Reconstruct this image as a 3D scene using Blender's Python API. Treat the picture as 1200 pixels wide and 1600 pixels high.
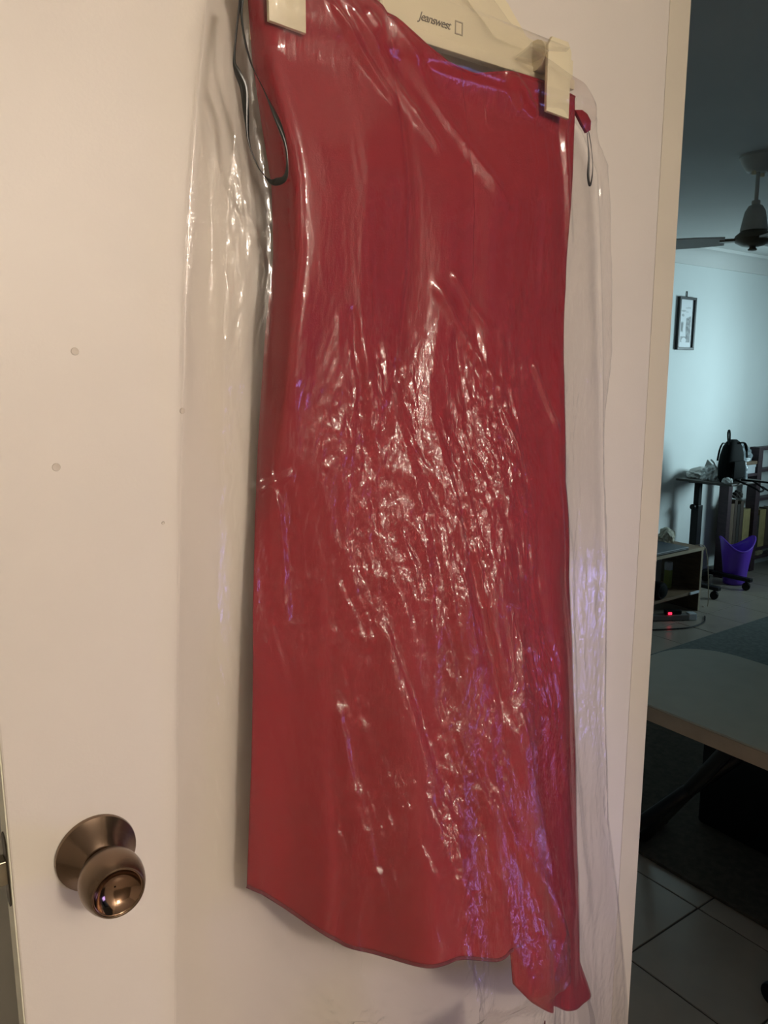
import bpy, bmesh, math, random
import numpy as np
from mathutils import Vector, Matrix

for o in list(bpy.data.objects):
    bpy.data.objects.remove(o, do_unlink=True)
SC = bpy.context.scene
COL = SC.collection
R = math.radians
random.seed(7)

# ------------------------------------------------------------------ camera
F_PX, PITCH, YAW, CAM = 1200.0, R(9.8), R(35.0), Vector((0.0, -0.6584, 1.45))
cd = bpy.data.cameras.new('camera')
cd.sensor_fit = 'VERTICAL'
cd.sensor_height = 24.0
cd.lens = 24.0 * F_PX / 1600.0
cd.clip_start = 0.02
cam = bpy.data.objects.new('camera', cd)
COL.objects.link(cam)
cam.location = CAM
cam.rotation_euler = (R(90) - PITCH, 0, -YAW)
SC.camera = cam

# ------------------------------------------------------------------ world, exposure
w = bpy.data.worlds.new('sky')
SC.world = w
w.use_nodes = True
w.node_tree.nodes['Background'].inputs[0].default_value = (0.42, 0.66, 1.0, 1)
w.node_tree.nodes['Background'].inputs[1].default_value = 0.15
SC.view_settings.view_transform = 'Standard'
SC.view_settings.look = 'None'
SC.view_settings.exposure = 0.0
SC.view_settings.gamma = 1.0
SC.view_settings.use_curve_mapping = False

LAMP_POS = (0.40, -2.30, 2.04)
LAMP_RADIUS = 0.12
LAMP_STRENGTH = 116.0
LAMP_COLOR = (1.0, 0.865, 0.74)


def area_light(name, loc, direction, sx, sy, power, color):
    l = bpy.data.lights.new(name, 'AREA')
    l.shape = 'RECTANGLE'
    l.size, l.size_y, l.energy, l.color = sx, sy, power, color
    o = bpy.data.objects.new(name, l)
    COL.objects.link(o)
    o.location = loc
    o.rotation_euler = Vector(direction).to_track_quat('-Z', 'Y').to_euler()
    return o


# daylight that comes in through the two windows of the living room
e_ = area_light('daylight_east', (6.38, 0.75, 1.45), (-1.0, 1.15, -0.06), 0.9, 0.9, 15.5, (0.62, 0.88, 0.95))
e_.data.spread = R(86)
s_ = area_light('daylight_south', (2.08, -1.69, 0.40), (-0.63, 0.72, 0.24), 0.75, 0.55, 0.82, (0.37, 0.33, 1.0))
s_.data.spread = R(45)


# ------------------------------------------------------------------ helpers
def at(px, py, y):
    """world point on the upright plane Y = y that the photograph shows at px, py"""
    a, b = (px - 600) / F_PX, -(py - 800) / F_PX
    r = Vector((math.cos(YAW), -math.sin(YAW), 0))
    h = Vector((math.sin(YAW), math.cos(YAW), 0))
    u = Vector((0, 0, 1))
    d = math.cos(PITCH) * h - math.sin(PITCH) * u + a * r + b * (math.sin(PITCH) * h + math.cos(PITCH) * u)
    return CAM + d * ((y - CAM.y) / d.y)


def mat(name, color, rough=0.6, metal=0.0, spec=0.5, noise=0.0, nscale=20.0, bump=0.0, bscale=200.0,
        stretch=(1, 1, 1), color2=None, coat=0.0, sheen=0.0):
    m = bpy.data.materials.new(name)
    m.use_nodes = True
    nt = m.node_tree
    b = nt.nodes['Principled BSDF']
    b.inputs['Base Color'].default_value = (*color, 1)
    b.inputs['Roughness'].default_value = rough
    b.inputs['Metallic'].default_value = metal
    b.inputs['Specular IOR Level'].default_value = spec
    b.inputs['Coat Weight'].default_value = coat
    b.inputs['Sheen Weight'].default_value = sheen
    tc = nt.nodes.new('ShaderNodeTexCoord')
    mp = nt.nodes.new('ShaderNodeMapping')
    mp.inputs['Scale'].default_value = stretch
    nt.links.new(tc.outputs['Object'], mp.inputs[0])
    if noise or color2:
        n = nt.nodes.new('ShaderNodeTexNoise')
        n.inputs['Scale'].default_value = nscale
        n.inputs['Detail'].default_value = 5
        nt.links.new(mp.outputs[0], n.inputs['Vector'])
        cr = nt.nodes.new('ShaderNodeValToRGB')
        c2 = color2 or tuple(c * (1 - noise) for c in color)
        cr.color_ramp.elements[0].position = 0.35
        cr.color_ramp.elements[1].position = 0.65
        cr.color_ramp.elements[0].color = (*c2, 1)
        cr.color_ramp.elements[1].color = (*color, 1)
        nt.links.new(n.outputs['Fac'], cr.inputs[0])
        nt.links.new(cr.outputs[0], b.inputs['Base Color'])
    if bump:
        n2 = nt.nodes.new('ShaderNodeTexNoise')
        n2.inputs['Scale'].default_value = bscale
        n2.inputs['Detail'].default_value = 3
        nt.links.new(mp.outputs[0], n2.inputs['Vector'])
        bp = nt.nodes.new('ShaderNodeBump')
        bp.inputs['Strength'].default_value = bump
        bp.inputs['Distance'].default_value = 0.002
        nt.links.new(n2.outputs['Fac'], bp.inputs['Height'])
        nt.links.new(bp.outputs[0], b.inputs['Normal'])
    return m


def emit(name, color, strength):
    m = bpy.data.materials.new(name)
    m.use_nodes = True
    b = m.node_tree.nodes['Principled BSDF']
    b.inputs['Base Color'].default_value = (*color, 1)
    b.inputs['Emission Color'].default_value = (*color, 1)
    b.inputs['Emission Strength'].default_value = strength
    return m


def obj(name, bm, m, parent=None, smooth=False, loc=None):
    me = bpy.data.meshes.new(name)
    if isinstance(bm, bmesh.types.BMesh):
        bmesh.ops.recalc_face_normals(bm, faces=bm.faces[:])
        bm.to_mesh(me)
        bm.free()
    else:
        me = bm
    if m:
        me.materials.append(m)
    if smooth:
        me.polygons.foreach_set('use_smooth', [True] * len(me.polygons))
        if smooth != 'all':
            try:
                me.set_sharp_from_angle(angle=R(38))
            except Exception:
                pass
    o = bpy.data.objects.new(name, me)
    COL.objects.link(o)
    if parent:
        o.parent = parent
    if loc:
        o.location = loc
    return o


def thing(name, label, cat, loc=(0, 0, 0), rz=0.0, group=None):
    o = bpy.data.objects.new(name, None)
    o.empty_display_size = 0.05
    COL.objects.link(o)
    o.location = loc
    o.rotation_euler = (0, 0, rz)
    return tag(o, label, cat, group)


def tag(o, label, cat, group=None):
    o['label'] = label
    o['category'] = cat
    if group:
        o['group'] = group
    return o


def struct(name, bm, m, parent=None, smooth=False, loc=None):
    o = obj(name, bm, m, parent, smooth, loc)
    o['kind'] = 'structure'
    return o


def add_box(bm, x0, x1, y0, y1, z0, z1, bev=0.0, M=None):
    r = bmesh.ops.create_cube(bm, size=1.0)
    vs = r['verts']
    for v in vs:
        v.co = Vector(((x0 + x1) / 2 + v.co.x * (x1 - x0), (y0 + y1) / 2 + v.co.y * (y1 - y0),
                       (z0 + z1) / 2 + v.co.z * (z1 - z0)))
    if bev:
        es = list({e for v in vs for e in v.link_edges})
        g = bmesh.ops.bevel(bm, geom=es, offset=bev, segments=2, affect='EDGES', profile=0.5)
        vs = list({v for f in g['faces'] for v in f.verts} | {v for v in vs if v.is_valid})
    if M:
        for v in vs:
            v.co = M @ v.co
    return bm


def box(x0, x1, y0, y1, z0, z1, bev=0.0, M=None):
    return add_box(bmesh.new(), x0, x1, y0, y1, z0, z1, bev, M)


def add_lathe(bm, prof, n=32, M=None, caps=True):
    """prof: list of (radius, height) turned about local Z"""
    rings = []
    for (r, h) in prof:
        ring = []
        for i in range(n):
            a = 2 * math.pi * i / n
            co = Vector((r * math.cos(a), r * math.sin(a), h))
            ring.append(bm.verts.new(M @ co if M else co))
        rings.append(ring)
    for a, b in zip(rings, rings[1:]):
        for i in range(n):
            bm.faces.new((a[i], a[(i + 1) % n], b[(i + 1) % n], b[i]))
    for ring in (rings[0], rings[-1]) if caps else ():
        try:
            bm.faces.new(ring)
        except ValueError:
            pass
    return bm


def lathe(prof, n=32, M=None, caps=True):
    return add_lathe(bmesh.new(), prof, n, M, caps)


def catmull(pts, sub=6):
    pts = [Vector(p) for p in pts]
    out = []
    for i in range(len(pts) - 1):
        p0, p1, p2, p3 = pts[max(i - 1, 0)], pts[i], pts[i + 1], pts[min(i + 2, len(pts) - 1)]
        for k in range(sub):
            t = k / sub
            out.append(0.5 * ((2 * p1) + (p2 - p0) * t + (2 * p0 - 5 * p1 + 4 * p2 - p3) * t * t +
                              (3 * p1 - p0 - 3 * p2 + p3) * t ** 3))
    out.append(pts[-1])
    return out


def add_tube(bm, pts, r, n=8, sub=0, flat=1.0, nor=None):
    """round (or flattened) tube along pts; r is a number or one radius per point"""
    P = catmull(pts, sub) if sub else [Vector(p) for p in pts]
    rings = []
    ref = Vector(nor) if nor else None
    for i, p in enumerate(P):
        t = (P[min(i + 1, len(P) - 1)] - P[max(i - 1, 0)]).normalized()
        q = ref or (Vector((0, 0, 1)) if abs(t.z) < 0.9 else Vector((0, 1, 0)))
        a = t.cross(q).normalized()
        b = a.cross(t).normalized()
        rr = r[min(int(i * len(r) / len(P)), len(r) - 1)] if isinstance(r, (list, tuple)) else r
        rings.append([bm.verts.new(p + a * rr * math.cos(2 * math.pi * k / n) + b * rr * flat * math.sin(2 * math.pi * k / n))
                      for k in range(n)])
    for a, b in zip(rings, rings[1:]):
        for k in range(n):
            bm.faces.new((a[k], a[(k + 1) % n], b[(k + 1) % n], b[k]))
    bm.faces.new(rings[0])
    bm.faces.new(rings[-1])
    return bm


def tube(pts, r, n=8, sub=0, flat=1.0, nor=None):
    return add_tube(bmesh.new(), pts, r, n, sub, flat, nor)


def add_prism(bm, pts, y0, y1, axis='y', bev=0.0):
    """polygon pts (a, b) extruded; axis y: (x, z) outline, z: (x, y), x: (y, z)"""
    def co(a, b, c):
        return {'y': (a, c, b), 'z': (a, b, c), 'x': (c, a, b)}[axis]
    A = [bm.verts.new(co(a, b, y0)) for a, b in pts]
    B = [bm.verts.new(co(a, b, y1)) for a, b in pts]
    fs = [bm.faces.new(A), bm.faces.new(B[::-1])]
    n = len(pts)
    for i in range(n):
        fs.append(bm.faces.new((A[i], B[i], B[(i + 1) % n], A[(i + 1) % n])))
    if bev:
        es = list(set(fs[0].edges) | set(fs[1].edges))
        bmesh.ops.bevel(bm, geom=es, offset=bev, segments=2, affect='EDGES', profile=0.5)
    return bm


def prism(pts, y0, y1, axis='y', bev=0.0):
    return add_prism(bmesh.new(), pts, y0, y1, axis, bev)


# ---- value noise on numpy arrays
_rng = np.random.RandomState(11)
_T = _rng.rand(256, 256) * 2 - 1


def vnoise(x, y, s=0):
    x = np.asarray(x) + s * 17.31
    y = np.asarray(y) + s * 7.77
    xi, yi = np.floor(x).astype(int), np.floor(y).astype(int)
    fx, fy = x - xi, y - yi
    fx, fy = fx * fx * fx * (fx * (fx * 6 - 15) + 10), fy * fy * fy * (fy * (fy * 6 - 15) + 10)
    g = lambda i, j: _T[i % 256, j % 256]
    return (g(xi, yi) * (1 - fx) + g(xi + 1, yi) * fx) * (1 - fy) + (g(xi, yi + 1) * (1 - fx) + g(xi + 1, yi + 1) * fx) * fy


def ridged(x, y, s=0):
    return 1 - 2 * np.abs(vnoise(x, y, s))


def sstep(a, b, x):
    t = np.clip((x - a) / (b - a), 0, 1)
    return t * t * (3 - 2 * t)


def grid_mesh(name, X, Y, Z):
    nv, nu = X.shape
    me = bpy.data.meshes.new(name)
    idx = np.arange(nv * nu).reshape(nv, nu)
    q = np.stack([idx[:-1, :-1], idx[1:, :-1], idx[1:, 1:], idx[:-1, 1:]], -1).reshape(-1)
    n = (nv - 1) * (nu - 1)
    me.vertices.add(nv * nu)
    me.vertices.foreach_set('co', np.stack([X, Y, Z], -1).reshape(-1).astype(np.float32))
    me.loops.add(n * 4)
    me.loops.foreach_set('vertex_index', q.astype(np.int32))
    me.polygons.add(n)
    me.polygons.foreach_set('loop_start', (np.arange(n) * 4).astype(np.int32))
    me.polygons.foreach_set('loop_total', np.full(n, 4, np.int32))
    me.update()
    me.validate()
    return me


def lump(rx, ry, rz, seed, amp=0.25, freq=2.2, n=28, flat=True):
    """crumpled heap resting on z = 0"""
    bm = bmesh.new()
    bmesh.ops.create_icosphere(bm, subdivisions=4, radius=1.0)
    for v in bm.verts:
        c = v.co
        d = float(ridged(c.x * freq + c.z * 1.3, c.y * freq - c.z * 1.7, seed)) * amp + \
            float(ridged(c.x * freq * 2.3 - c.z * 2, c.y * freq * 2.3 + c.z * 2.2, seed + 3)) * amp * 0.45
        k = 1 + d
        z = c.z * k
        if flat:
            z = max(z, -0.45) + 0.45
        v.co = Vector((c.x * k * rx, c.y * k * ry, z * rz))
    return bm


# ------------------------------------------------------------------ materials
M_DOOR = mat('door_paint', (0.80, 0.74, 0.66), 0.42, noise=0.03, nscale=6, bump=0.06, bscale=320)
M_WALL = mat('wall_paint', (0.74, 0.74, 0.69), 0.75, noise=0.03, nscale=4, bump=0.06, bscale=260)
M_TAUPE = mat('taupe_wall_paint', (0.30, 0.27, 0.23), 0.75, noise=0.04, nscale=4)
M_SAND = mat('sand_wall_paint', (0.52, 0.48, 0.42), 0.75, noise=0.04, nscale=4)
M_LWALL = mat('living_wall_paint', (0.76, 0.80, 0.79), 0.75, noise=0.03, nscale=3)
M_CEIL = mat('ceiling_paint', (0.72, 0.72, 0.70), 0.85, noise=0.03, nscale=3)
M_JAMB = mat('jamb_gloss_paint', (0.78, 0.71, 0.57), 0.35, noise=0.04, nscale=9)
M_FILLER = mat('aged_filler', (0.66, 0.59, 0.50), 0.5, noise=0.1, nscale=60)
M_EDGE = mat('door_edge_paint', (0.82, 0.80, 0.66), 0.4, noise=0.05, nscale=14)
M_TILE = mat('ceramic_tile', (0.41, 0.36, 0.30), 0.28, noise=0.12, nscale=7, bump=0.03, bscale=60)
M_GROUT = mat('grout', (0.09, 0.08, 0.07), 0.9, noise=0.2, nscale=30)
M_BRONZE = mat('antique_bronze', (0.27, 0.19, 0.135), 0.24, 1.0, noise=0.25, nscale=5, bump=0.05, bscale=500, stretch=(1, 1, 1))
M_BRONZE_L = mat('polished_bronze', (0.34, 0.22, 0.15), 0.11, 1.0, noise=0.2, nscale=8)
M_STEEL = mat('latch_steel', (0.42, 0.38, 0.29), 0.35, 1.0, noise=0.3, nscale=30)
M_DARKSTEEL = mat('worn_steel', (0.13, 0.11, 0.085), 0.5, 0.8, noise=0.4, nscale=40)
M_CREAM = mat('cream_plastic', (0.80, 0.72, 0.50), 0.38, noise=0.03, nscale=12)
M_INK = mat('grey_ink', (0.20, 0.18, 0.14), 0.7, noise=0.2, nscale=60)
M_SQUARE = mat('embossed_mark', (0.50, 0.44, 0.32), 0.6, noise=0.1, nscale=60)
M_CHROME = mat('hook_wire', (0.7, 0.7, 0.68), 0.25, 1.0, noise=0.1)
M_RIBBON = mat('black_satin', (0.018, 0.02, 0.018), 0.28, spec=0.8, noise=0.3, nscale=50)
M_BLACK = mat('black_plastic', (0.007, 0.007, 0.008), 0.45, spec=0.3, noise=0.3, nscale=20)
M_BLACKFAB = mat('black_fabric', (0.004, 0.005, 0.005), 0.8, spec=0.15, noise=0.3, nscale=40, bump=0.2, bscale=300)
M_WOOD = mat('brown_board', (0.23, 0.155, 0.095), 0.55, color2=(0.15, 0.095, 0.055), nscale=9, stretch=(1, 1, 9))
M_WOODIN = mat('brown_board_face', (0.12, 0.075, 0.042), 0.6, color2=(0.075, 0.045, 0.025), nscale=9, stretch=(2, 2, 8))
M_EDGEBAND = mat('beige_edge_band', (0.42, 0.34, 0.24), 0.5, noise=0.12, nscale=14)
M_TOP = mat('grey_laminate', (0.43, 0.46, 0.38), 0.5, noise=0.06, nscale=20)
M_STANDTOP = mat('stand_top', (0.075, 0.065, 0.055), 0.5, noise=0.2, nscale=15)
M_PURPLE = mat('purple_plastic', (0.16, 0.05, 0.62), 0.33, noise=0.05, nscale=6)
M_PAPER = mat('white_wrap', (0.72, 0.75, 0.74), 0.6, noise=0.15, nscale=14)
M_PAPERG = mat('grey_wrap', (0.58, 0.58, 0.55), 0.65, noise=0.2, nscale=14)
M_BEIGEBAG = mat('beige_cloth', (0.52, 0.50, 0.40), 0.8, noise=0.2, nscale=16)
M_CLEAR = mat('pale_plastic_wrap', (0.36, 0.42, 0.45), 0.25, noise=0.35, nscale=18)
M_GREEN = mat('green_label', (0.28, 0.33, 0.09), 0.4, noise=0.15, nscale=20)
M_WHITE = mat('white_plastic', (0.66, 0.70, 0.74), 0.4, noise=0.06, nscale=12)
M_LAPTOP = mat('dark_blue_pad', (0.045, 0.06, 0.08), 0.4, noise=0.2, nscale=10)
M_SHELF = mat('dark_plum_wood', (0.055, 0.027, 0.035), 0.5, color2=(0.035, 0.017, 0.022), nscale=8, stretch=(2, 2, 10))
M_RUG = mat('grey_rug', (0.17, 0.19, 0.18), 0.95, color2=(0.12, 0.135, 0.13), nscale=50, bump=0.5, bscale=150)
M_MAT = mat('dark_brown_rug', (0.085, 0.07, 0.05), 0.95, color2=(0.055, 0.045, 0.032), nscale=50, bump=0.5, bscale=150)
M_FANW = mat('fan_grey_enamel', (0.58, 0.57, 0.52), 0.4, noise=0.08, nscale=12)
M_FAND = mat('fan_brown_metal', (0.17, 0.14, 0.10), 0.35, noise=0.15, nscale=12, metal=0.4)
M_BLADE = mat('fan_blade_paint', (0.85, 0.85, 0.83), 0.5, noise=0.08, nscale=10)
M_FRAME = mat('black_frame', (0.012, 0.014, 0.014), 0.4, noise=0.2, nscale=30)
M_GLASS = mat('pane_tint', (0.5, 0.6, 0.7), 0.05, noise=0.05)
M_ALU = mat('window_aluminium', (0.5, 0.5, 0.5), 0.4, 0.8, noise=0.1)
BOOKS = [mat('book_cloth_%s' % n, c, 0.7, noise=0.25, nscale=25) for n, c in
         (('brown', (0.16, 0.11, 0.07)), ('dark', (0.035, 0.028, 0.022)), ('umber', (0.075, 0.05, 0.035)),
          ('yellow', (0.34, 0.27, 0.11)), ('olive', (0.11, 0.10, 0.06)), ('cream', (0.36, 0.31, 0.19)))]
M_DRESS = mat('red_crepe', (0.30, 0.009, 0.019), 0.72, noise=0.10, nscale=5, bump=0.12, bscale=700, spec=0.25, sheen=0.05)
M_DRESSIN = mat('wine_lining', (0.15, 0.008, 0.02), 0.6, noise=0.12, nscale=8, spec=0.3)

for m_ in (M_BRONZE, M_BRONZE_L):
    tg_ = m_.node_tree.nodes.new('ShaderNodeTangent')
    tg_.direction_type = 'RADIAL'
    tg_.axis = 'Z'
    m_.node_tree.links.new(tg_.outputs[0], m_.node_tree.nodes['Principled BSDF'].inputs['Tangent'])
    m_.node_tree.nodes['Principled BSDF'].inputs['Anisotropic'].default_value = 0.75 if m_ is M_BRONZE else 0.3
    m_.node_tree.nodes['Principled BSDF'].inputs['Anisotropic Rotation'].default_value = 0.25

# clear film: see-through, with a mirror-like skin and a little milkiness
M_FILM = bpy.data.materials.new('clear_film')
M_FILM.use_nodes = True
nt = M_FILM.node_tree
nt.nodes.clear()
out = nt.nodes.new('ShaderNodeOutputMaterial')
tr = nt.nodes.new('ShaderNodeBsdfTransparent')
tr.inputs[0].default_value = (0.995, 0.99, 0.985, 1)
df = nt.nodes.new('ShaderNodeBsdfDiffuse')
df.inputs[0].default_value = (0.90, 0.84, 0.83, 1)
tl = nt.nodes.new('ShaderNodeBsdfTranslucent')
tl.inputs[0].default_value = (0.90, 0.84, 0.83, 1)
g1 = nt.nodes.new('ShaderNodeBsdfGlossy')
g1.inputs['Roughness'].default_value = 0.065
g2 = nt.nodes.new('ShaderNodeBsdfGlossy')
g2.inputs['Roughness'].default_value = 0.30
mg = nt.nodes.new('ShaderNodeMixShader')
mg.inputs[0].default_value = 0.31
md = nt.nodes.new('ShaderNodeMixShader')
md.inputs[0].default_value = 0.4
mh = nt.nodes.new('ShaderNodeMixShader')
mh.inputs[0].default_value = 0.035
ms = nt.nodes.new('ShaderNodeMixShader')
gm = nt.nodes.new('ShaderNodeNewGeometry')
dt = nt.nodes.new('ShaderNodeVectorMath')
dt.operation = 'DOT_PRODUCT'


def math_node(op, a, b):
    n = nt.nodes.new('ShaderNodeMath')
    n.operation = op
    for i, v in enumerate((a, b)):
        if v is None:
            continue
        if isinstance(v, (int, float)):
            n.inputs[i].default_value = v
        else:
            nt.links.new(v, n.inputs[i])
    return n.outputs[0]


nt.links.new(gm.outputs['Incoming'], dt.inputs[1])
ab = math_node('ABSOLUTE', dt.outputs['Value'], None)
sch = math_node('POWER', math_node('SUBTRACT', 1.0, ab), 5.0)
frn = math_node('ADD', math_node('MULTIPLY', sch, 0.92), 0.045)
mul = nt.nodes.new('ShaderNodeMath')
mul.operation = 'MULTIPLY'
mul.use_clamp = True
mul.inputs[1].default_value = 1.55

tc = nt.nodes.new('ShaderNodeTexCoord')
mp = nt.nodes.new('ShaderNodeMapping')
mp.inputs['Scale'].default_value = (1.0, 1.0, 0.38)
ns = nt.nodes.new('ShaderNodeTexNoise')
ns.inputs['Scale'].default_value = 340
ns.inputs['Detail'].default_value = 2
ns.inputs['Roughness'].default_value = 0.6
at_ = nt.nodes.new('ShaderNodeAttribute')
at_.attribute_name = 'crinkle'
bp = nt.nodes.new('ShaderNodeBump')
bp.inputs['Distance'].default_value = 0.0030
L = nt.links.new
L(tc.outputs['Object'], mp.inputs[0])
L(mp.outputs[0], ns.inputs['Vector'])
L(ns.outputs['Fac'], bp.inputs['Height'])
L(at_.outputs['Fac'], bp.inputs['Strength'])
for g in (g1, g2):
    L(bp.outputs[0], g.inputs['Normal'])
L(bp.outputs[0], dt.inputs[0])
L(frn, mul.inputs[0])
L(math_node('MINIMUM', mul.outputs[0], 0.32), ms.inputs[0])
L(g1.outputs[0], mg.inputs[1])
L(g2.outputs[0], mg.inputs[2])
L(df.outputs[0], md.inputs[1])
L(tl.outputs[0], md.inputs[2])
L(tr.outputs[0], mh.inputs[1])
L(md.outputs[0], mh.inputs[2])
L(mh.outputs[0], ms.inputs[1])
L(mg.outputs[0], ms.inputs[2])
L(ms.outputs[0], out.inputs[0])

# the sheet at the back lies flat against the door and hardly shows
M_FILMB = M_FILM.copy()
M_FILMB.name = 'clear_film_flat'
for n_ in M_FILMB.node_tree.nodes:
    if n_.type == 'MATH' and n_.operation == 'MULTIPLY' and n_.use_clamp:
        n_.inputs[1].default_value = 0.6

# ------------------------------------------------------------------ room shell
CZ, YW = 2.321, 2.55
floor = struct('floor', box(-2.1, 6.5, -2.75, 2.65, -0.12, -0.0025), M_GROUT)
T0 = 0.314
tile_me = bpy.data.meshes.new('tile')
_b = bmesh.new()
add_box(_b, -0.1545, 0.1545, -0.1545, 0.1545, -0.009, 0.0, 0.0015)
bmesh.ops.recalc_face_normals(_b, faces=_b.faces[:])
_b.to_mesh(tile_me)
_b.free()
tile_me.materials.append(M_TILE)
rest = bmesh.new()
i0 = math.floor((-2.1 - 1.816) / T0)
for i in range(i0, 16):
    for j in range(-10, 9):
        cx, cy = 1.816 + (i + 0.5) * T0, 0.098 + (j + 0.5) * T0
        if cx < -2.1 or cx > 6.45 or cy < -2.7 or cy > YW + 0.05:
            continue
        if cx > 1.1 and cy > -0.75:
            t = bpy.data.objects.new('tile', tile_me)
            COL.objects.link(t)
            t.parent = floor
            t.location = (cx, cy, random.uniform(-0.0004, 0.0004))
            t.rotation_euler = (random.uniform(-.001, .001), random.uniform(-.001, .001), random.choice((0, 1, 2, 3)) * math.pi / 2)
        else:
            add_box(rest, cx - 0.1545, cx + 0.1545, cy - 0.1545, cy + 0.1545, -0.009, 0.0)
o = obj('tiles_further_off', rest, M_TILE, floor)
o['kind'] = 'stuff'

struct('ceiling', box(-2.1, 6.5, -2.75, 2.65, CZ, CZ + 0.1), M_CEIL)
struct('wall_far', box(0.902, 6.5, YW, YW + 0.1, 0, CZ), M_LWALL)
struct('wall_left', box(-2.1, -2.0, -2.7, 0.55, 0, CZ), M_SAND)
struct('wall_behind_door', box(-2.1, 0.902, 0.45, 0.55, 0, CZ), M_WALL)
# wall between the two rooms, with the doorway Y -0.83 .. 0
bm = bmesh.new()
add_box(bm, 0.902, 0.947, 0.03, YW, 0, CZ)
add_box(bm, 0.902, 0.947, -2.7, -0.86, 0, CZ)
add_box(bm, 0.902, 0.947, -0.86, 0.03, 2.07, CZ)
struct('wall_between', bm, M_WALL)
bm = bmesh.new()
add_prism(bm, [(0.9015, 0.003), (0.9445, 0.003), (0.9475, 0.006), (0.9475, 0.03), (0.9015, 0.03)], 0, 2.07, 'z')
struct('trim_1', bm, M_JAMB)
struct('trim_2', box(0.9015, 0.9475, -0.86, -0.835, 0, 2.07, 0.003), M_JAMB)
struct('trim_3', box(0.9015, 0.9475, -0.835, 0.003, 2.045, 2.07, 0.003), M_JAMB)
# window walls (outside the frame): the living room is lit through them
bm = bmesh.new()
add_box(bm, 6.4, 6.5, -2.7, 0.0, 0, CZ)
add_box(bm, 6.4, 6.5, 1.5, YW, 0, CZ)
add_box(bm, 6.4, 6.5, 0.0, 1.5, 0, 0.4)
add_box(bm, 6.4, 6.5, 0.0, 1.5, 2.1, CZ)
struct('wall_right', bm, M_LWALL)
struct('wall_near', box(-2.1, 0.947, -2.7, -2.6, 0, CZ), M_TAUPE)
bm = bmesh.new()
add_box(bm, 0.947, 1.8, -1.8, -1.7, 0, CZ)
add_box(bm, 3.6, 6.5, -1.8, -1.7, 0, CZ)
add_box(bm, 1.8, 3.6, -1.8, -1.7, 2.05, CZ)
struct('wall_garden', bm, M_LWALL)
bm = bmesh.new()
for (a, b, c, d) in ((0.0, 1.5, 0.4, 0.44), (0.0, 1.5, 2.06, 2.1), (0.0, 0.04, 0.44, 2.06), (1.46, 1.5, 0.44, 2.06), (0.73, 0.77, 0.44, 2.06)):
    add_box(bm, 6.42, 6.46, a, b, c, d)
win1 = struct('window_1', bm, M_ALU)
bm = bmesh.new()
for (a, b, c, d) in ((1.8, 3.6, 0.0, 0.05), (1.8, 3.6, 2.0, 2.05), (1.8, 1.85, 0.05, 2.0), (3.55, 3.6, 0.05, 2.0), (2.66, 2.74, 0.05, 2.0)):
    add_box(bm, a, b, -1.78, -1.73, c, d)
win2 = struct('window_2', bm, M_ALU)
M_PANE = bpy.data.materials.new('clear_glass')
M_PANE.use_nodes = True
n_ = M_PANE.node_tree
n_.nodes.clear()
po, pt, pg, pm, pl = (n_.nodes.new('ShaderNode' + k_) for k_ in ('OutputMaterial', 'BsdfTransparent', 'BsdfGlossy', 'MixShader', 'LayerWeight'))
pg.inputs['Roughness'].default_value = 0.02
pl.inputs['Blend'].default_value = 0.2
n_.links.new(pl.outputs['Fresnel'], pm.inputs[0])
n_.links.new(pt.outputs[0], pm.inputs[1])
n_.links.new(pg.outputs[0], pm.inputs[2])
n_.links.new(pm.outputs[0], po.inputs[0])
for a_, b_ in ((0.04, 0.73), (0.77, 1.46)):
    obj('pane', box(6.437, 6.443, a_, b_, 0.44, 2.06), M_PANE, win1)
for a_, b_ in ((1.85, 2.66), (2.74, 3.55)):
    obj('pane', box(a_, b_, -1.758, -1.752, 0.05, 2.0), M_PANE, win2)
# plaster cove along the far wall
cove = [(YW, CZ), (YW - 0.085, CZ), (YW - 0.085, CZ - 0.008)]
for k in range(0, 9):
    a = k / 8 * math.pi / 2
    cove.append((YW - 0.085 + 0.075 * math.sin(a) + 0.0, CZ - 0.105 + 0.085 * math.cos(a) + 0.0))
cove += [(YW - 0.010, CZ - 0.115), (YW, CZ - 0.115)]
struct('trim_4', prism(cove, 0.95, 6.4, 'x'), M_CEIL, smooth=True)
struct('baseboard_far', box(0.95, 6.4, YW - 0.012, YW, 0, 0.07, 0.003), M_LWALL)

# ------------------------------------------------------------------ the door
door = struct('door_1', box(0.079, 0.898, 0.0, 0.036, 0.008, 2.04, 0.0018), M_DOOR)
e = obj('door_edge', box(0.0780, 0.0792, 0.0018, 0.0342, 0.01, 2.038), M_EDGE, door)
e['label'] = 'pale yellowish painted latch edge'
KZ = 1.035
K = None                                             # local +Z = out of the door
rose = obj('knob_rose', lathe([(0.0345, 0.0), (0.035, 0.002), (0.0345, 0.0045), (0.032, 0.0065), (0.0275, 0.011), (0.0225, 0.0165),
                               (0.0185, 0.021), (0.0165, 0.0225), (0.0165, 0.024), (0.001, 0.024)], 48, None, False), M_BRONZE, door, True)
knob = obj('door_knob', lathe([(0.0145, 0.020), (0.0150, 0.027), (0.0165, 0.030), (0.0205, 0.033), (0.0242, 0.038), (0.0262, 0.044),
                               (0.0268, 0.050), (0.0262, 0.056), (0.0248, 0.062), (0.0228, 0.067), (0.0216, 0.069), (0.0205, 0.0692),
                               (0.0198, 0.0685)], 56, None, False), M_BRONZE, door, True)
obj('knob_dish', lathe([(0.0202, 0.0680), (0.0198, 0.0688), (0.0190, 0.0676), (0.0160, 0.0640), (0.0120, 0.0612), (0.007, 0.0596),
                        (0.0008, 0.0592)], 48, None, False), M_BRONZE_L, knob, 'all')
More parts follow.
